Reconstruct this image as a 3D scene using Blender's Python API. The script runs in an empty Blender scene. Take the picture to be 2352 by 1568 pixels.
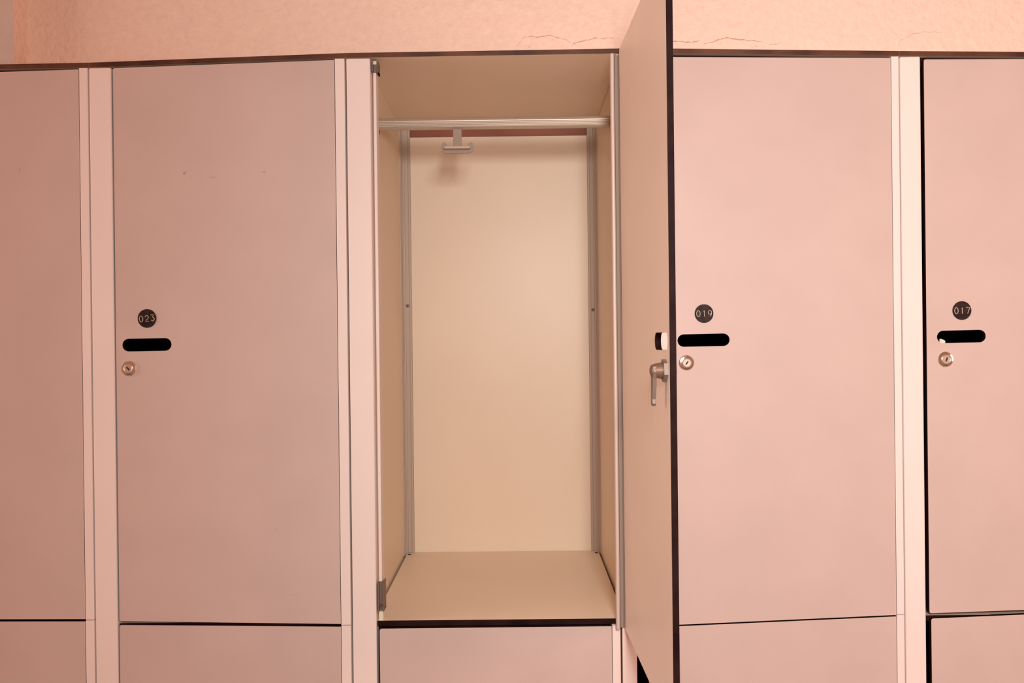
import bpy, bmesh, math, random
from mathutils import Matrix, Vector
S = bpy.context.scene
C = S.collection

# ------------------------------------------------------------------ camera
cam_data = bpy.data.cameras.new('camera')
cam_data.sensor_width = 36.0
cam_data.lens = 1980.0 / 2352.0 * 36.0
cam_data.clip_start = 0.01
cam = bpy.data.objects.new('camera', cam_data)
C.objects.link(cam)
yaw, pitch, roll = 0.0049945, -0.0019098, 0.0113550
R1 = Matrix(((math.cos(roll), 0, math.sin(roll)), (0, 1, 0), (-math.sin(roll), 0, math.cos(roll))))
R2 = Matrix(((1, 0, 0), (0, math.cos(pitch), -math.sin(pitch)), (0, math.sin(pitch), math.cos(pitch))))
R3 = Matrix(((math.cos(yaw), -math.sin(yaw), 0), (math.sin(yaw), math.cos(yaw), 0), (0, 0, 1)))
R = R3 @ R2 @ R1
right, fwd, up = R @ Vector((1, 0, 0)), R @ Vector((0, 1, 0)), R @ Vector((0, 0, 1))
M = Matrix((right, up, -fwd)).transposed().to_4x4()
M.translation = Vector((0, -1.32, 1.39))
cam.matrix_world = M
S.camera = cam

# ------------------------------------------------------------------ light, exposure
S.view_settings.view_transform = 'Standard'
S.view_settings.look = 'None'
S.view_settings.gamma = 1.0
S.view_settings.use_curve_mapping = False
S.view_settings.exposure = 0.0
world = bpy.data.worlds.new('world')
S.world = world
world.use_nodes = True
bg = world.node_tree.nodes['Background']
bg.inputs[0].default_value = (1.0, 0.36, 0.18, 1)
bg.inputs[1].default_value = 0.40


def area(name, loc, target, sx, sy, power, color):
    d = bpy.data.lights.new(name, 'AREA')
    d.shape = 'RECTANGLE'
    d.size, d.size_y, d.energy, d.color = sx, sy, power, color
    o = bpy.data.objects.new(name, d)
    C.objects.link(o)
    o.location = loc
    o.rotation_euler = (Vector(target) - Vector(loc)).to_track_quat('-Z', 'Y').to_euler()
    return o


area('room_lamp', (0.12, -1.5, 1.63), (1.55, 0, 1.0), 0.30, 0.22, 24.5, (1.0, 0.965, 0.92))
area('fill_light_left', (-2.2, -0.44, 1.60), (0.17, -0.15, 1.50), 0.6, 1.0, 13, (1.0, 0.74, 0.66))  # unseen fill, added to brighten the open door's inner face
area('window_light_right', (2.6, -1.8, 1.5), (0.4, 0, 1.15), 0.8, 0.8, 20, (1.0, 0.46, 0.36))


# ------------------------------------------------------------------ materials
def mat(name, color, rough=0.5, metal=0.0, spec=0.5):
    m = bpy.data.materials.new(name)
    m.use_nodes = True
    b = m.node_tree.nodes['Principled BSDF']
    b.inputs['Base Color'].default_value = (*color, 1)
    b.inputs['Roughness'].default_value = rough
    b.inputs['Metallic'].default_value = metal
    b.inputs['Specular IOR Level'].default_value = spec
    return m


def noise_color(m, a, b_, scale, detail=4, lo=0.35, hi=0.65, bump=0.0, bscale=None, bdist=0.001):
    nt = m.node_tree
    b = nt.nodes['Principled BSDF']
    tc = nt.nodes.new('ShaderNodeTexCoord')
    n = nt.nodes.new('ShaderNodeTexNoise')
    n.inputs['Scale'].default_value = scale
    n.inputs['Detail'].default_value = detail
    nt.links.new(tc.outputs['Object'], n.inputs['Vector'])
    mr = nt.nodes.new('ShaderNodeMapRange')
    mr.inputs[1].default_value, mr.inputs[2].default_value = lo, hi
    nt.links.new(n.outputs['Fac'], mr.inputs[0])
    mx = nt.nodes.new('ShaderNodeMix')
    mx.data_type = 'RGBA'
    mx.inputs[6].default_value = (*a, 1)
    mx.inputs[7].default_value = (*b_, 1)
    nt.links.new(mr.outputs[0], mx.inputs[0])
    nt.links.new(mx.outputs[2], b.inputs['Base Color'])
    if bump:
        n2 = nt.nodes.new('ShaderNodeTexNoise')
        n2.inputs['Scale'].default_value = bscale or scale
        n2.inputs['Detail'].default_value = 6
        n2.inputs['Roughness'].default_value = 0.62
        nt.links.new(tc.outputs['Object'], n2.inputs['Vector'])
        bp = nt.nodes.new('ShaderNodeBump')
        bp.inputs['Strength'].default_value = bump
        bp.inputs['Distance'].default_value = bdist
        nt.links.new(n2.outputs['Fac'], bp.inputs['Height'])
        nt.links.new(bp.outputs[0], b.inputs['Normal'])
    return mx, tc


FACE_A, FACE_B = (0.60, 0.49, 0.45), (0.63, 0.515, 0.475)
m_face = mat('grey_laminate', FACE_A, 0.42, spec=0.35)
noise_color(m_face, FACE_A, FACE_B, 9)


def marks(m, spots, color):
    """small scuffs that stay where they are on the board: (x, z, half length, half height, depth of colour)"""
    nt = m.node_tree
    b = nt.nodes['Principled BSDF']
    tc = nt.nodes.new('ShaderNodeTexCoord')
    src = b.inputs['Base Color'].links[0].from_socket
    for x, z, rx, rz, k in spots:
        mp = nt.nodes.new('ShaderNodeMapping')
        mp.vector_type = 'POINT'
        mp.inputs['Location'].default_value = (-x / rx, 0, -z / rz)
        mp.inputs['Scale'].default_value = (1 / rx, 0, 1 / rz)
        nt.links.new(tc.outputs['Object'], mp.inputs['Vector'])
        ln = nt.nodes.new('ShaderNodeVectorMath')
        ln.operation = 'LENGTH'
        nt.links.new(mp.outputs[0], ln.inputs[0])
        mr = nt.nodes.new('ShaderNodeMapRange')
        mr.inputs[1].default_value, mr.inputs[2].default_value = 1.0, 0.3
        mr.inputs[3].default_value, mr.inputs[4].default_value = 0.0, k
        nt.links.new(ln.outputs['Value'], mr.inputs[0])
        mx = nt.nodes.new('ShaderNodeMix')
        mx.data_type = 'RGBA'
        mx.inputs[7].default_value = (*color, 1)
        nt.links.new(mr.outputs[0], mx.inputs[0])
        nt.links.new(src, mx.inputs[6])
        src = mx.outputs[2]
    nt.links.new(src, b.inputs['Base Color'])


marks(m_face, [(-0.5064, 1.6509, 0.0022, 0.0020, 0.75), (-0.5035, 1.6535, 0.0025, 0.0020, 0.25), (-0.4965, 1.6435, 0.0014, 0.0014, 0.3),
               (-0.4623, 1.6443, 0.0075, 0.0009, 0.3), (-0.3835, 1.6514, 0.0035, 0.0018, 0.35), (-0.3725, 1.1038, 0.0012, 0.0010, 0.6),
               (-0.3456, 1.0026, 0.0130, 0.0012, 0.15), (-0.7594, 1.6594, 0.0018, 0.0040, 0.3)], (0.20, 0.09, 0.07))
m_inner = mat('beige_laminate', (0.88, 0.80, 0.70), 0.45, spec=0.35)
noise_color(m_inner, (0.87,0.79,0.69),(0.90,0.82,0.72), 7)
m_cream = mat('cream_laminate', (0.84, 0.70, 0.55), 0.40, spec=0.35)
noise_color(m_cream, (0.83, 0.69, 0.54), (0.85, 0.71, 0.56), 6)
m_core_shade = mat('brown_core_and_shade', (0.016, 0.006, 0.006), 0.6, spec=0.08)  # board core; also painted shade inside closed lockers and above doors
noise_color(m_core_shade, (0.012, 0.004, 0.004), (0.024, 0.009, 0.008), 30)
m_trim = mat('brown_board_edge', (0.13, 0.045, 0.03), 0.5, spec=0.4)
noise_color(m_trim, (0.052, 0.018, 0.010), (0.135, 0.052, 0.028), 14)
m_frame = mat('pale_painted_metal', (0.86, 0.82, 0.80), 0.62, spec=0.2)
noise_color(m_frame, (0.85, 0.765, 0.725), (0.88, 0.795, 0.755), 5)
m_alu = mat('brushed_aluminium', (0.58, 0.50, 0.42), 0.38, 0.5)
m_alu_dark = mat('dull_aluminium', (0.50, 0.40, 0.32), 0.55, 0.15)
m_bead = mat('satin_aluminium', (0.66, 0.55, 0.49), 0.5, 0.1)
m_groove_shade = mat('shaded_aluminium_groove', (0.36, 0.27, 0.22), 0.7, 0.0, 0.15)  # shade in the hinge profile's channel, put into the colour
m_chrome = mat('polished_steel', (0.86, 0.84, 0.82), 0.12, 1.0)
m_steel = mat('worn_steel', (0.22, 0.17, 0.14), 0.5, 0.35)
m_brass = mat('reddish_brass', (0.20, 0.11, 0.07), 0.5, 0.3)
m_black = mat('black_hole', (0.01, 0.008, 0.008), 0.7)
m_plate = mat('dark_engraved_plastic', (0.035, 0.020, 0.020), 0.5, spec=0.2)
noise_color(m_plate, (0.014, 0.007, 0.008), (0.035, 0.020, 0.018), 120)
m_digit = mat('cream_engraving', (0.72, 0.62, 0.46), 0.6)
m_hook = mat('grey_translucent_plastic', (0.34, 0.26, 0.22), 0.55)
m_rear = mat('red_brown_laminate', (0.26, 0.085, 0.05), 0.5, spec=0.3)
noise_color(m_rear, (0.22, 0.075, 0.045), (0.30, 0.10, 0.06), 12)
m_plastic = mat('cream_plastic', (0.85, 0.80, 0.62), 0.4)
m_wall = mat('pink_plaster', (0.86, 0.68, 0.55), 0.9, spec=0.15)
noise_color(m_wall, (0.86, 0.69, 0.59), (0.93, 0.78, 0.665), 110, detail=6, lo=0.2, hi=0.8, bump=1.0, bscale=95, bdist=0.004)
m_pillar = mat('greyish_plaster', (0.62, 0.55, 0.50), 0.9, spec=0.15)
noise_color(m_pillar, (0.58, 0.52, 0.47), (0.66, 0.59, 0.53), 9, bump=0.4, bscale=60, bdist=0.002)
m_crack = mat('plaster_crack', (0.60, 0.37, 0.27), 0.9, spec=0.1)
m_floor = mat('grey_vinyl_floor', (0.36, 0.30, 0.28), 0.5)
noise_color(m_floor, (0.33, 0.28, 0.26), (0.40, 0.34, 0.31), 25)


# ------------------------------------------------------------------ mesh helpers
def link(name, bm, mats, parent=None, smooth=False, bevel=0.0, seg=2):
    bmesh.ops.recalc_face_normals(bm, faces=bm.faces)
    me = bpy.data.meshes.new(name)
    bm.to_mesh(me)
    bm.free()
    for m in (mats if isinstance(mats, (list, tuple)) else [mats]):
        me.materials.append(m)
    if smooth:
        for p in me.polygons:
            p.use_smooth = True
    o = bpy.data.objects.new(name, me)
    C.objects.link(o)
    o.parent = parent
    if bevel:
        md = o.modifiers.new('bevel', 'BEVEL')
        md.width, md.segments, md.limit_method, md.angle_limit = bevel, seg, 'ANGLE', math.radians(50)
    return o


def add_box(bm, x0, x1, y0, y1, z0, z1, mi=0):
    v = [bm.verts.new(p) for p in ((x0, y0, z0), (x1, y0, z0), (x1, y1, z0), (x0, y1, z0),
                                   (x0, y0, z1), (x1, y0, z1), (x1, y1, z1), (x0, y1, z1))]
    for f in ((0, 1, 2, 3), (4, 5, 6, 7), (0, 1, 5, 4), (1, 2, 6, 5), (2, 3, 7, 6), (3, 0, 4, 7)):
        bm.faces.new([v[i] for i in f]).material_index = mi


def box(name, x0, x1, y0, y1, z0, z1, m, parent=None, bevel=0.0):
    bm = bmesh.new()
    add_box(bm, x0, x1, y0, y1, z0, z1)
    return link(name, bm, m, parent, bevel=bevel)


def prism_xz(bm, quad, y0, y1, mi=0):
    """extrude a polygon given in x,z along y"""
    a = [bm.verts.new((x, y0, z)) for x, z in quad]
    b = [bm.verts.new((x, y1, z)) for x, z in quad]
    bm.faces.new(a).material_index = mi
    bm.faces.new(b[::-1]).material_index = mi
    n = len(quad)
    for i in range(n):
        bm.faces.new((a[i], a[(i + 1) % n], b[(i + 1) % n], b[i])).material_index = mi


def prism_xy(bm, poly, z0, z1, mi=0):
    a = [bm.verts.new((x, y, z0)) for x, y in poly]
    b = [bm.verts.new((x, y, z1)) for x, y in poly]
    bm.faces.new(a[::-1]).material_index = mi
    bm.faces.new(b).material_index = mi
    n = len(poly)
    for i in range(n):
        bm.faces.new((a[i], a[(i + 1) % n], b[(i + 1) % n], b[i])).material_index = mi


def rounded(quad, r, n=5):
    """round the corners of a convex polygon (x,z)"""
    out = []
    k = len(quad)
    for i in range(k):
        p, a, b = Vector(quad[i]), Vector(quad[i - 1]), Vector(quad[(i + 1) % k])
        rr = r[i] if isinstance(r, (list, tuple)) else r
        if rr <= 0:
            out.append(tuple(p))
            continue
        d1, d2 = (a - p).normalized(), (b - p).normalized()
        s, e = p + d1 * rr, p + d2 * rr
        for j in range(n + 1):
            t = j / n
            out.append(tuple((s * (1 - t) ** 2) + (p * 2 * t * (1 - t)) + (e * t ** 2)))
    return out


def pill(cx, cz, length, height, n=10, tilt=0.0):
    r = height / 2
    h = length / 2 - r
    pts = []
    for j in range(n + 1):
        a = -math.pi / 2 + math.pi * j / n
        pts.append((h + r * math.cos(a), r * math.sin(a)))
    for j in range(n + 1):
        a = math.pi / 2 + math.pi * j / n
        pts.append((-h + r * math.cos(a), r * math.sin(a)))
    c, s = math.cos(tilt), math.sin(tilt)
    return [(cx + x * c - z * s, cz + x * s + z * c) for x, z in pts]


def slab(bm, outer, holes, y0, y1, m_front=0, m_side=1, m_back=2):
    """flat board standing in x,z with holes, its faces and its edges in different materials"""
    loops = [outer] + holes
    for y, mi in ((y0, m_front), (y1, m_back)):
        edges = []
        for lp in loops:
            vs = [bm.verts.new((x, y, z)) for x, z in lp]
            edges += [bm.edges.new((vs[i], vs[(i + 1) % len(vs)])) for i in range(len(vs))]
        res = bmesh.ops.triangle_fill(bm, use_beauty=True, use_dissolve=False, edges=edges)
        for f in res['geom']:
            if isinstance(f, bmesh.types.BMFace):
                f.material_index = mi
    for lp in loops:
        a = [bm.verts.new((x, y0, z)) for x, z in lp]
        b = [bm.verts.new((x, y1, z)) for x, z in lp]
        for i in range(len(lp)):
            j = (i + 1) % len(lp)
            bm.faces.new((a[i], a[j], b[j], b[i])).material_index = m_side
    bmesh.ops.remove_doubles(bm, verts=bm.verts, dist=1e-6)


def lathe_y(bm, cx, cz, prof, n=40, mi=0):
    """revolve (radius, y) pairs round an axis along y"""
    rings = []
    for r, y in prof:
        rings.append([bm.verts.new((cx + r * math.cos(2 * math.pi * i / n), y, cz + r * math.sin(2 * math.pi * i / n)))
                      for i in range(n)])
    for a, b in zip(rings, rings[1:]):
        for i in range(n):
            bm.faces.new((a[i], a[(i + 1) % n], b[(i + 1) % n], b[i])).material_index = mi
    bm.faces.new(rings[0]).material_index = mi
    bm.faces.new(rings[-1][::-1]).material_index = mi


def tube(bm, pts, r, n=6, mi=0):
    pts = [Vector(p) for p in pts]
    rings = []
    for i, p in enumerate(pts):
        d = (pts[min(i + 1, len(pts) - 1)] - pts[max(i - 1, 0)]).normalized()
        s = d.cross(Vector((0, 1, 0)))
        if s.length < 1e-3:
            s = d.cross(Vector((1, 0, 0)))
        s.normalize()
        t = d.cross(s)
        rr = r[i] if isinstance(r, (list, tuple)) else r
        rings.append([bm.verts.new(p + (s * math.cos(2 * math.pi * k / n) + t * math.sin(2 * math.pi * k / n)) * rr)
                      for k in range(n)])
    for a, b in zip(rings, rings[1:]):
        for k in range(n):
            bm.faces.new((a[k], a[(k + 1) % n], b[(k + 1) % n], b[k])).material_index = mi
    bm.faces.new(rings[0][::-1]).material_index = mi
    bm.faces.new(rings[-1]).material_index = mi


# ------------------------------------------------------------------ the room
def struct(o):
    o['kind'] = 'structure'
    return o


struct(box('floor', -2.6, 2.6, -3.2, 0.62, -0.05, 0.0, m_floor))
w = struct(box('wall_back', -2.6, 2.6, 0.05, 0.50, 1.836, 2.75, m_wall))
struct(box('wall_rear', -2.6, 2.6, 0.50, 0.60, 0.0, 2.75, m_wall))
bm = bmesh.new()
add_box(bm, -1.55, -0.7735, 0.0116, 0.0499, 1.8221, 2.75)
for f in bm.faces:
    f.material_index = 1 if f.calc_center_median().x > -0.8 else 0  # lit side face painted with the lighter wall colour
struct(link('wall_left', bm, [m_pillar, m_wall]))


struct(box('wall_left', -2.6, -1.0500, 0.05, 0.4995, 0.0, 1.8355, m_wall))
struct(box('wall_right', 1.0262, 2.6, 0.05, 0.4995, 0.0, 1.8355, m_wall))


rng = random.Random(4)


def crack(pts, r):
    bm = bmesh.new()
    fine = []
    for p, q in zip(pts, pts[1:]):
        for k in range(3):
            t = k / 3
            fine.append((p[0] + (q[0] - p[0]) * t, p[1] + (q[1] - p[1]) * t + rng.uniform(-0.0007, 0.0007)))
    pts = fine + [pts[-1]]
    rr = [r * (0.45 + 0.55 * math.sin(math.pi * (i + 0.5) / len(pts))) * rng.uniform(0.35, 1.35)
          for i in range(len(pts))]
    tube(bm, [(x, 0.0500, z) for x, z in pts], rr, 5)
    return link('plaster_crack', bm, m_crack, w)


def wz(px, py):  # a point on the plaster, from its place along the locker row
    return ((px - 1186 + (784 - py) * -0.0114) / 1980 * 1.37, 1.39 + (784 - py + (px - 1176) * -0.0114 + -3) / 1980 * 1.37)


for path, r in (([(1214, 89), (1222, 86), (1236, 85), (1250, 87), (1262, 84), (1276, 83), (1290, 86), (1305, 90), (1318, 94), (1326, 99)], 0.0007),
                ([(1330, 106), (1333, 101), (1345, 98), (1362, 94), (1375, 91), (1386, 88), (1397, 90), (1410, 89), (1424, 89)], 0.0008),
                ([(1553, 99), (1560, 97), (1573, 96), (1584, 98), (1600, 99), (1614, 98), (1620, 95)], 0.0010),
                ([(1632, 103), (1645, 99), (1660, 96), (1670, 92), (1684, 89), (1702, 92), (1720, 94), (1740, 96), (1756, 97), (1768, 98)], 0.0009),
                ([(1781, 104), (1793, 104), (1806, 101)], 0.0006),
                ([(2078, 108), (2080, 96), (2094, 89), (2110, 81), (2132, 77), (2160, 76), (2176, 78)], 0.0004),
                ([(1230, 107), (1233, 112)], 0.0004), ([(1748, 107), (1754, 109)], 0.0007),
                ([(1203, 108), (1208, 100), (1214, 95)], 0.0004)):
    crack([wz(*p) for p in path], r)


# ------------------------------------------------------------------ digits cut into the number plates
def oval(cx, cz, rx, rz, a0=0, a1=360, n=16):
    return [(cx + rx * math.cos(math.radians(a0 + (a1 - a0) * i / n)),
             cz + rz * math.sin(math.radians(a0 + (a1 - a0) * i / n))) for i in range(n + 1)]


GLYPH = {
    '0': [oval(0, 0, 0.33, 0.5, n=20)],
    '1': [[(-0.17, 0.33), (0.03, 0.5), (0.03, -0.5)]],
    '2': [oval(0, 0.20, 0.31, 0.30, 170, -30, 12) + [(-0.33, -0.5), (0.35, -0.5)]],
    '3': [[(-0.30, 0.5), (0.30, 0.5), (0.0, 0.12)] + oval(-0.02, -0.19, 0.33, 0.31, 80, -150, 14)],
    '7': [[(-0.33, 0.5), (0.35, 0.5), (-0.07, -0.5)]],
    '9': [oval(0, 0.19, 0.32, 0.31, 0, 360, 18), oval(-0.14, 0.19, 0.46, 0.69, 0, -72, 10)],
}


def number_plate(parent, cx, cz, text, tilt=0.0, r=0.0143):
    bm = bmesh.new()
    lathe_y(bm, cx, cz, [(r, 0.0004), (r, -0.0007), (r - 0.0005, -0.0012)], 48, 0)
    h, pitch_ = 0.0092, 0.0088
    for k, ch in enumerate(text):
        for line in GLYPH[ch]:
            pts = []
            for x, z in line:
                gx, gz = (k - 1) * pitch_ + x * h * 0.88, z * h
                pts.append((cx + gx * math.cos(tilt) - gz * math.sin(tilt), -0.0012,
                            cz + gx * math.sin(tilt) + gz * math.cos(tilt)))
            tube(bm, pts, 0.00042, 6, 1)
    return link('number_plate', bm, [m_plate, m_digit], parent)


def lock(parent, cx, cz, key_tilt, y=0.0):
    bm = bmesh.new()
    lathe_y(bm, cx, cz, [(0.0118, 0.0), (0.0118, -0.0009), (0.0106, -0.0022), (0.0082, -0.0027), (0.0076, -0.0023)], 48, 0)
    lathe_y(bm, cx, cz, [(0.0070, -0.0020), (0.0070, -0.0031), (0.0062, -0.0036), (0.0056, -0.0033)], 40, 1)
    slot = pill(cx, cz, 0.0072, 0.0017, 5, key_tilt)
    prism_xz(bm, slot, -0.0038, -0.0028, 2)
    lathe_y(bm, cx, cz, [(0.0012, -0.0028), (0.0012, -0.00385)], 12, 2)
    return link('lock_cylinder', bm, [m_chrome, m_alu, m_black], parent, smooth=False)


def lock_inside(parent, cx, cz, cam_dir, length=0.040):
    """the part of the lock behind the door: threaded barrel, nut and cam arm; door back at y=.0075"""
    t = 0.0075
    bm = bmesh.new()
    lathe_y(bm, cx, cz, [(0.0088, t), (0.0088, t + 0.006), (0.0092, t + 0.0062), (0.0080, t + 0.0125), (0.0066, t + 0.0170), (0.003, t + 0.0185)], 28, 0)
    hexa = [(cx + 0.0130 * math.cos(math.radians(60 * i + 20)), cz + 0.0130 * math.sin(math.radians(60 * i + 20))) for i in range(6)]
    prism_xz(bm, hexa, t, t + 0.0045, 1)
    link('lock_barrel', bm, [m_brass, m_steel], parent)
    bm = bmesh.new()
    d = Vector(cam_dir).normalized()
    s = Vector((-d.y, d.x))
    pts = []
    for a, wdt in ((-0.006, 0.006), (0.0, 0.0080), (0.008, 0.0062), (length * 0.62, 0.0046), (length * 0.8, 0.0036), (length * 0.92, 0.0046), (length, 0.0030)):
        pts.append((a, wdt))
    poly = [(cx + d.x * a + s.x * q, cz + d.y * a + s.y * q) for a, q in pts] + \
           [(cx + d.x * a - s.x * q, cz + d.y * a - s.y * q) for a, q in pts[::-1]]
    prism_xz(bm, poly, t + 0.0118, t + 0.0162)
    return link('lock_cam', bm, m_steel, parent, bevel=0.0006)


T = 0.0075  # board thickness


def door_mesh(tl, tr, br, bl, slot=None, mats=None, lock_at=None):
    bm = bmesh.new()
    holes = [slot] if slot else []
    slab(bm, rounded([bl, br, tr, tl], [0.0035, 0.0, 0.0, 0.0035]), holes, 0.0, T)
    return bm


def hinge_profile(parent, x0, x1, z0b, z1t, depth=0.016, y0=-0.0006):
    """rounded metal edge along the hinged side of a door"""
    poly = rounded([(x0, y0), (x1, y0), (x1, depth), (x0, depth)], [0.0006, 0.0016, 0.004, 0.004], 5)
    bm = bmesh.new()
    prism_xy(bm, poly, z0b, z1t)
    return link('hinge_profile', bm, m_frame, parent)


# ------------------------------------------------------------------ the lockers
DEPTH = 0.434
SHELF = 0.9600


def locker(name_label, x0, x1, ztl, ztr, stiles, upper, lower, inner=None):
    """one column of the row: carcass, frame and two doors; x0,x1 the outer faces of its sides"""
    root = bpy.data.objects.new('locker', None)
    C.objects.link(root)
    root.location = ((x0 + x1) / 2, 0.2, 0)
    inv = Matrix.Translation(-root.location)
    root['label'] = name_label
    root['category'] = 'locker'
    root['group'] = 'two-tier lockers in a row'
    parts = []

    def P(o):
        parts.append(o)
        return o
    zl, zr = ztl - T, ztr - T
    # side boards
    xi0, xi1 = inner or (x0 + 0.008, x1 - 0.008)  # inner faces of the two sides
    for nm, a, b, za in (('side_panel', xi0 - 0.008, xi0, zl), ('side_panel', xi1, xi1 + 0.008, zr)):
        bm = bmesh.new()
        add_box(bm, a, b, 0.022, 0.452, 0.09, min(zl, zr) - 0.0002)
        for f in bm.faces:
            f.material_index = 1 if f.calc_center_median().y < 0.03 or not inner else 0  # sides of closed lockers coloured dark for the shade inside
        P(link(nm, bm, [m_cream, m_core_shade]))
    # top board with its dark edge
    bm = bmesh.new()
    prism_xz(bm, [(x0, zl), (x1, zr), (x1, ztr), (x0, ztl)], 0.0005, 0.452)
    for f in bm.faces:
        f.material_index = 1 if abs(f.calc_center_median().y) < 0.01 else 0
    P(link('top_panel', bm, [m_cream, m_trim]))
    # middle shelf, bottom and plinth
    bm = bmesh.new()
    add_box(bm, xi0 + 0.0042, xi1 - 0.0042, 0.006, DEPTH - 0.001, SHELF - 0.0085, SHELF)
    for f in bm.faces:
        f.material_index = 1 if f.calc_center_median().y < 0.01 else 0
    P(link('shelf', bm, [m_cream, m_core_shade]))
    P(box('bottom_panel', xi0, xi1, 0.006, DEPTH - 0.001, 0.09, 0.098, m_cream))
    P(box('plinth', x0 + 0.001, x1 - 0.001, 0.03, 0.43, 0.0, 0.09, m_core_shade))
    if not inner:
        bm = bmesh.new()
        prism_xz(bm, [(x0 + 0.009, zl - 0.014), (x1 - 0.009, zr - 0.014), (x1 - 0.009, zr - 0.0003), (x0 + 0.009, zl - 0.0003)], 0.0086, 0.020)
        P(link('door_gap_shade', bm, m_core_shade))  # dark strip added for the shade in the gap above closed doors
    # back boards
    P(box('back_panel', xi0, xi1, DEPTH, DEPTH + 0.006, 0.0985, 1.8035, m_cream if inner else m_core_shade))  # closed backs coloured dark so the hand slots look shaded
    # stiles
    for a, b in stiles:
        xa = (a + b) / 2
        zt = zl + (zr - zl) * min(1, max(0, (xa - x0) / (x1 - x0)))
        P(box('frame_stile', a, b, -0.0012, 0.022, 0.0, zt - 0.0012, m_frame, bevel=0.0022))
    # doors
    upper_door = None
    for kind, d in (('upper', upper), ('lower', lower)):
        if d is None:
            continue
        bm = door_mesh(*d['q'], slot=d.get('slot'))
        o = P(link('door', bm, [m_face, m_core_shade, m_inner]))
        o['label'] = d.get('label', kind + ' door')
        hp = hinge_profile(o, d['strip'][0], d['strip'][1], d['sz'][0], d['sz'][1])
        if 'plate' in d:
            number_plate(o, *d['plate'])
            lock(o, *d['lock'])
        if kind == 'upper':
            upper_door = o
    for o in parts:
        o.parent = root
        o.matrix_parent_inverse = inv
    return root, upper_door, inv


# column A, cut by the left edge of the photo
locker('pale pink locker at the far left, cut off by the photo edge, no number showing',
       -1.0492, -0.6512, 1.8200, 1.8226, [(-1.049, -1.014)],
       dict(q=((-1.011, 1.8055), (-0.6668, 1.8122), (-0.6668, 0.9688), (-1.011, 0.9715)),
            strip=(-0.6660, -0.6533), sz=(0.9680, 1.8140), label='left part of a grey pink upper door'),
       dict(q=((-1.011, 0.9680), (-0.6668, 0.9652), (-0.6668, 0.105), (-1.011, 0.105)),
            strip=(-0.6660, -0.6533), sz=(0.105, 0.9665), label='lower door'))
# column B, number 023
locker('closed locker numbered 023, second from the left, with faint scuffs',
       -0.6510, -0.2560, 1.8226, 1.8322, [(-0.6508, -0.6168)],
       dict(q=((-0.6142, 1.8135), (-0.2740, 1.8215), (-0.2740, 0.9575), (-0.6142, 0.9650)),
            strip=(-0.2732, -0.2585), sz=(0.9562, 1.8232),
            slot=pill(-0.5668, 1.3888, 0.0756, 0.0196, tilt=0.008),
            plate=(-0.5660, 1.4292, '023', 0.10), lock=(-0.5950, 1.3527, math.radians(-52)), label='upper door numbered 023'),
       dict(q=((-0.6142, 0.9592), (-0.2740, 0.9533), (-0.2740, 0.105), (-0.6142, 0.105)),
            strip=(-0.2732, -0.2585), sz=(0.105, 0.9548), label='lower door'))
# column C, the open one
rootC, _, invC = locker('open empty cream locker with rail, hook and door swung out towards the viewer',
       -0.2558, 0.1797, 1.8322, 1.8337, [(-0.2558, -0.2190), (0.1572, 0.1795)],
       None,
       dict(q=((-0.2145, 0.9496), (0.1412, 0.9500), (0.1412, 0.105), (-0.2145, 0.105)),
            strip=(0.1420, 0.1546), sz=(0.105, 0.9512), label='lower door'), inner=(-0.2296, 0.1657))
# column D, number 019
locker('closed locker numbered 019, right beside the open door',
       0.2000, 0.5900, 1.8335, 1.8243, [(0.2000, 0.2335)],
       dict(q=((0.2362, 1.8195), (0.5762, 1.8135), (0.5762, 0.9630), (0.2362, 0.9510)),
            strip=(0.5770, 0.5886), sz=(0.9640, 1.8155),
            slot=pill(0.2864, 1.3862, 0.0798, 0.0192, tilt=0.010),
            plate=(0.2875, 1.4268, '019', 0.0), lock=(0.2601, 1.3518, math.radians(55)), label='upper door numbered 019'),
       dict(q=((0.2362, 0.9487), (0.5762, 0.9607), (0.5762, 0.105), (0.2362, 0.105)),
            strip=(0.5770, 0.5886), sz=(0.105, 0.9628), label='lower door'))
# column E, number 017
rootE, doorE, invE = locker('locker numbered 017 at the right edge, with a wide black gap beside its door',
       0.5902, 1.0252, 1.8243, 1.8155, [(0.5903, 0.6212), (0.9920, 1.0250)],
       dict(q=((0.6268, 1.8108), (0.9690, 1.8075), (0.9690, 0.9740), (0.6268, 0.9650)),
            strip=(0.9698, 0.9830), sz=(0.9745, 1.8090),
            slot=pill(0.6797, 1.3873, 0.0744, 0.0192, tilt=0.012),
            plate=(0.6808, 1.4269, '017', 0.0), lock=(0.6554, 1.3527, math.radians(70)), label='upper door numbered 017'),
       dict(q=((0.6295, 0.9570), (0.9690, 0.9680), (0.9690, 0.105), (0.6295, 0.105)),
            strip=(0.9698, 0.9830), sz=(0.105, 0.9700), label='lower door'))
# cream latch tip standing in the slot of 017
bm = bmesh.new()
prism_xz(bm, rounded([(0.6480, 1.345), (0.6585, 1.345), (0.6592, 1.3815), (0.6512, 1.3845)], [0.001, 0.001, 0.0022, 0.0015], 4), T + 0.0006, T + 0.0032)
o = link('latch_tongue', bm, m_plastic, doorE)
o['label'] = 'cream latch tip in the slot'

# ------------------------------------------------------------------ inside of the open locker
IL, IR = -0.2296, 0.1657


def partC(o):
    o.parent = rootC
    o.matrix_parent_inverse = invC
    return o


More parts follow.
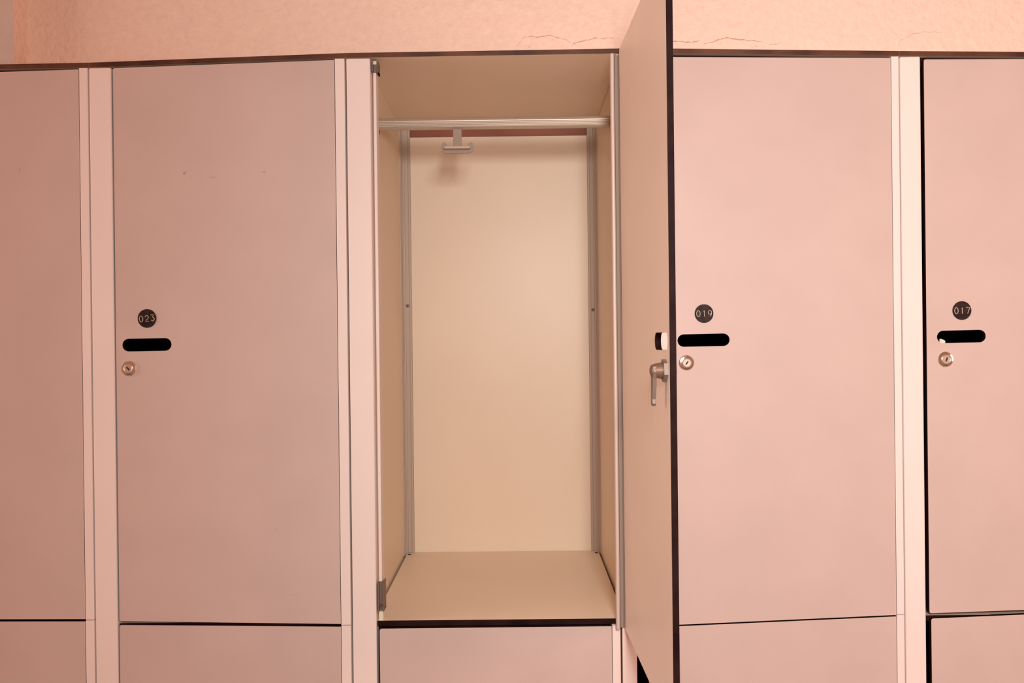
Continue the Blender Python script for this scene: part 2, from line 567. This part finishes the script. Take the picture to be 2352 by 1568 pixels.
# grooved corner profiles
def corner_profile(side):
    xs = IL if side < 0 else IR
    s = 1 if side < 0 else -1
    yb = DEPTH
    p = [(0, yb), (0, yb - 0.034), (0.0014, yb - 0.034), (0.0014, yb - 0.030), (0.0008, yb - 0.029), (0.0008, yb - 0.027),
         (0.0026, yb - 0.026), (0.0026, yb - 0.019), (0.0014, yb - 0.018), (0.0014, yb - 0.015), (0.0038, yb - 0.014),
         (0.0038, yb - 0.010), (0.0022, yb - 0.009), (0.0022, yb - 0.0065), (0.0058, yb - 0.0060), (0.0060, yb - 0.0035),
         (0.0068, yb - 0.0032), (0.0126, yb - 0.0032), (0.0130, yb - 0.0024), (0.0136, yb - 0.0024), (0.0140, yb - 0.0032), (0.0172, yb - 0.0032),
         (0.0178, yb - 0.0026), (0.0182, yb)]
    poly = [(xs + s * a, b) for a, b in p]
    if s < 0:
        poly = poly[::-1]
    bm = bmesh.new()
    prism_xy(bm, poly, SHELF + 0.0004, 1.8243)
    o = partC(link('corner_profile', bm, m_alu_dark))
    # screw
    bm = bmesh.new()
    cx, cz = xs + s * 0.0095, (1.4615 if side < 0 else 1.4492)
    lathe_y(bm, cx, cz, [(0.0034, yb - 0.0030), (0.0034, yb - 0.0042), (0.0026, yb - 0.0052)], 24, 0)
    lathe_y(bm, cx, cz, [(0.0013, yb - 0.0050), (0.0013, yb - 0.00535)], 12, 1)
    link('screw', bm, [m_steel, m_black], o)
    bm = bmesh.new()
    add_box(bm, cx - 0.003, cx + 0.003, yb - 0.022, yb - 0.019, SHELF, SHELF + 0.0012)
    link('screw', bm, [m_black], o)
    return o


corner_profile(-1)
corner_profile(1)

partC(box('back_rail', IL, IR, DEPTH + 0.0065, DEPTH + 0.0145, 1.7900, 1.8240, m_rear))

# hanging rail with ribs along its front
bm = bmesh.new()
RY, RZ = 0.128, 1.7540
prof = []
NR = 96
for i in range(NR):
    a = 2 * math.pi * i / NR
    y, z = -0.0086 * math.cos(a), 0.0100 * math.sin(a)
    if math.cos(a) > 0.5 and -0.75 < math.sin(a) < 0.30:  # ribs along the lower front
        y = -0.0080 + (0.0013 if i % 4 in (1, 2) else 0.0)
    prof.append((RY + y, RZ + z))
a = [bm.verts.new((IL + 0.0002, y, z)) for y, z in prof]
b = [bm.verts.new((IR - 0.0002, y, z)) for y, z in prof]
bm.faces.new(a)
bm.faces.new(b[::-1])
for i in range(NR):
    j = (i + 1) % NR
    bm.faces.new((a[i], a[j], b[j], b[i]))
rail = partC(link('hanging_rail', bm, m_alu))
for xa, xb in ((IL, IL + 0.0022), (IR - 0.0022, IR)):
    bm = bmesh.new()
    pts = rounded([(RY - 0.0105, RZ - 0.0160), (RY + 0.0105, RZ - 0.0160), (RY + 0.0105, RZ + 0.0130), (RY - 0.0105, RZ + 0.0130)], 0.005)
    va = [bm.verts.new((xa, y, z)) for y, z in pts]
    vb = [bm.verts.new((xb, y, z)) for y, z in pts]
    bm.faces.new(va)
    bm.faces.new(vb[::-1])
    for i in range(len(pts)):
        j = (i + 1) % len(pts)
        bm.faces.new((va[i], va[j], vb[j], vb[i]))
    o = link('rail_bracket', bm, m_core_shade, rail)
# anchor shaped double hook under the rail
bm = bmesh.new()
hx, hz = -0.0950, 1.7440
add_box(bm, hx - 0.0072, hx + 0.0072, RY - 0.0016, RY + 0.0006, 1.7108, hz + 0.002, 0)


def u_shape(cx, zb, half, r_out, wdt, top):
    out = []
    for i in range(9):
        a = math.pi + (math.pi / 2) * i / 8
        out.append((cx - half + r_out + r_out * math.cos(a), zb + r_out + r_out * math.sin(a)))
    for i in range(9):
        a = 1.5 * math.pi + (math.pi / 2) * i / 8
        out.append((cx + half - r_out + r_out * math.cos(a), zb + r_out + r_out * math.sin(a)))
    for i in range(9):
        a = math.pi * i / 8
        out.append((cx + half - wdt / 2 + wdt / 2 * math.cos(a), top + wdt / 2 * math.sin(a)))
    ri = 0.0016
    zi = zb + wdt * 0.85
    for i in range(5):
        a = -(math.pi / 2) * i / 4
        out.append((cx + half - wdt - ri + ri * math.cos(a), zi + ri + ri * math.sin(a)))
    for i in range(5):
        a = -math.pi / 2 - (math.pi / 2) * i / 4
        out.append((cx - half + wdt + ri + ri * math.cos(a), zi + ri + ri * math.sin(a)))
    for i in range(9):
        a = math.pi * i / 8
        out.append((cx - half + wdt / 2 + wdt / 2 * math.cos(a), top + wdt / 2 * math.sin(a)))
    return out


prism_xz(bm, u_shape(hx, 1.7040, 0.0265, 0.0082, 0.0084, 1.7180), RY - 0.0020, RY + 0.0012, 0)
prism_xz(bm, pill(hx, 1.7112, 0.0440, 0.0042, 6), RY - 0.0150, RY - 0.0018, 1)
link('coat_hook', bm, [m_hook, m_alu_dark], rail, bevel=0.0005)

# inner lip of the left stile with its two catches
partC(box('frame_lip', -0.2168, -0.2120, 0.012, 0.034, 0.9720, 1.8120, m_frame, bevel=0.0012))
for z0c, z1c in ((1.8045, 1.8215), (0.9745, 1.0190)):
    bm = bmesh.new()
    add_box(bm, -0.2168, -0.2152, 0.000, 0.030, z0c, z1c)
    add_box(bm, -0.2100, -0.2086, 0.004, 0.030, z0c, z1c)
    add_box(bm, -0.2168, -0.2086, 0.012, 0.030, z0c, z0c + 0.0020)
    add_box(bm, -0.2152, -0.2100, 0.0105, 0.0125, z0c, z1c)
    if z0c < 1.2:
        add_box(bm, -0.2168, -0.2086, 0.003, 0.010, z0c + 0.0085, z0c + 0.0095)
        add_box(bm, -0.2160, -0.2098, 0.008, 0.0104, z0c + 0.0100, z1c)
    o = partC(link('door_catch', bm, m_steel))
    bm = bmesh.new()
    if z0c < 1.2:
        add_box(bm, -0.2162, -0.2098, 0.006, 0.018, 0.9600, z0c - 0.0002)
    else:
        add_box(bm, -0.2152, -0.2100, 0.006, 0.0102, z1c - 0.0055, z1c - 0.0003)
    link('plastic_buffer', bm, m_plastic, o)

# ------------------------------------------------------------------ the open door
W = 0.3640
ZB, ZT = 0.9512, 1.8255
bm = bmesh.new()
slab(bm, rounded([(-W, ZB), (-0.0128, ZB), (-0.0128, ZT), (-W, ZT)], [0.0035, 0, 0, 0.0035]),
     [pill(-W + 0.0105 + 0.0385, 1.3865, 0.077, 0.0205)], 0.0, T)
dC = link('door', bm, [m_face, m_core_shade, m_inner])
dC['label'] = 'upper door swung wide open, seen nearly edge-on'
poly = [(-0.0060, 0.0076), (-0.0040, 0.0090), (-0.0034, 0.0130), (-0.0070, 0.0146), (-0.0112, 0.0154), (-0.0127, 0.0172),
        (-0.0127, 0.0188), (-0.0118, 0.0200), (-0.0100, 0.0206), (-0.0020, 0.0206), (0.0, 0.0186), (0.0, 0.0010), (-0.0014, -0.0006), (-0.0127, -0.0006), (-0.0127, -0.0001), (-0.0060, -0.0001)]
bm = bmesh.new()
prism_xy(bm, poly, ZB - 0.0004, 1.8205)
for f in bm.faces:
    cc = f.calc_center_median()
    if abs(f.normal.z) < 0.5 and cc.y < 0.0150 and cc.x < -0.0025 and cc.y > 0.0002:
        f.material_index = 1  # channel faces take the painted shade
link('hinge_profile', bm, [m_bead, m_groove_shade], dC, smooth=False)
number_plate(dC, -W + 0.049, 1.4285, '')
lock(dC, -W + 0.0200, 1.3535, math.radians(20))
lock_inside(dC, -W + 0.0200, 1.3535, (0.12, -1.0))
dC.parent = rootC
dC.matrix_parent_inverse = invC
dC.matrix_basis = Matrix.Translation((0.1672, -0.0045, 0)) @ Matrix.Rotation(math.radians(91.45), 4, 'Z')
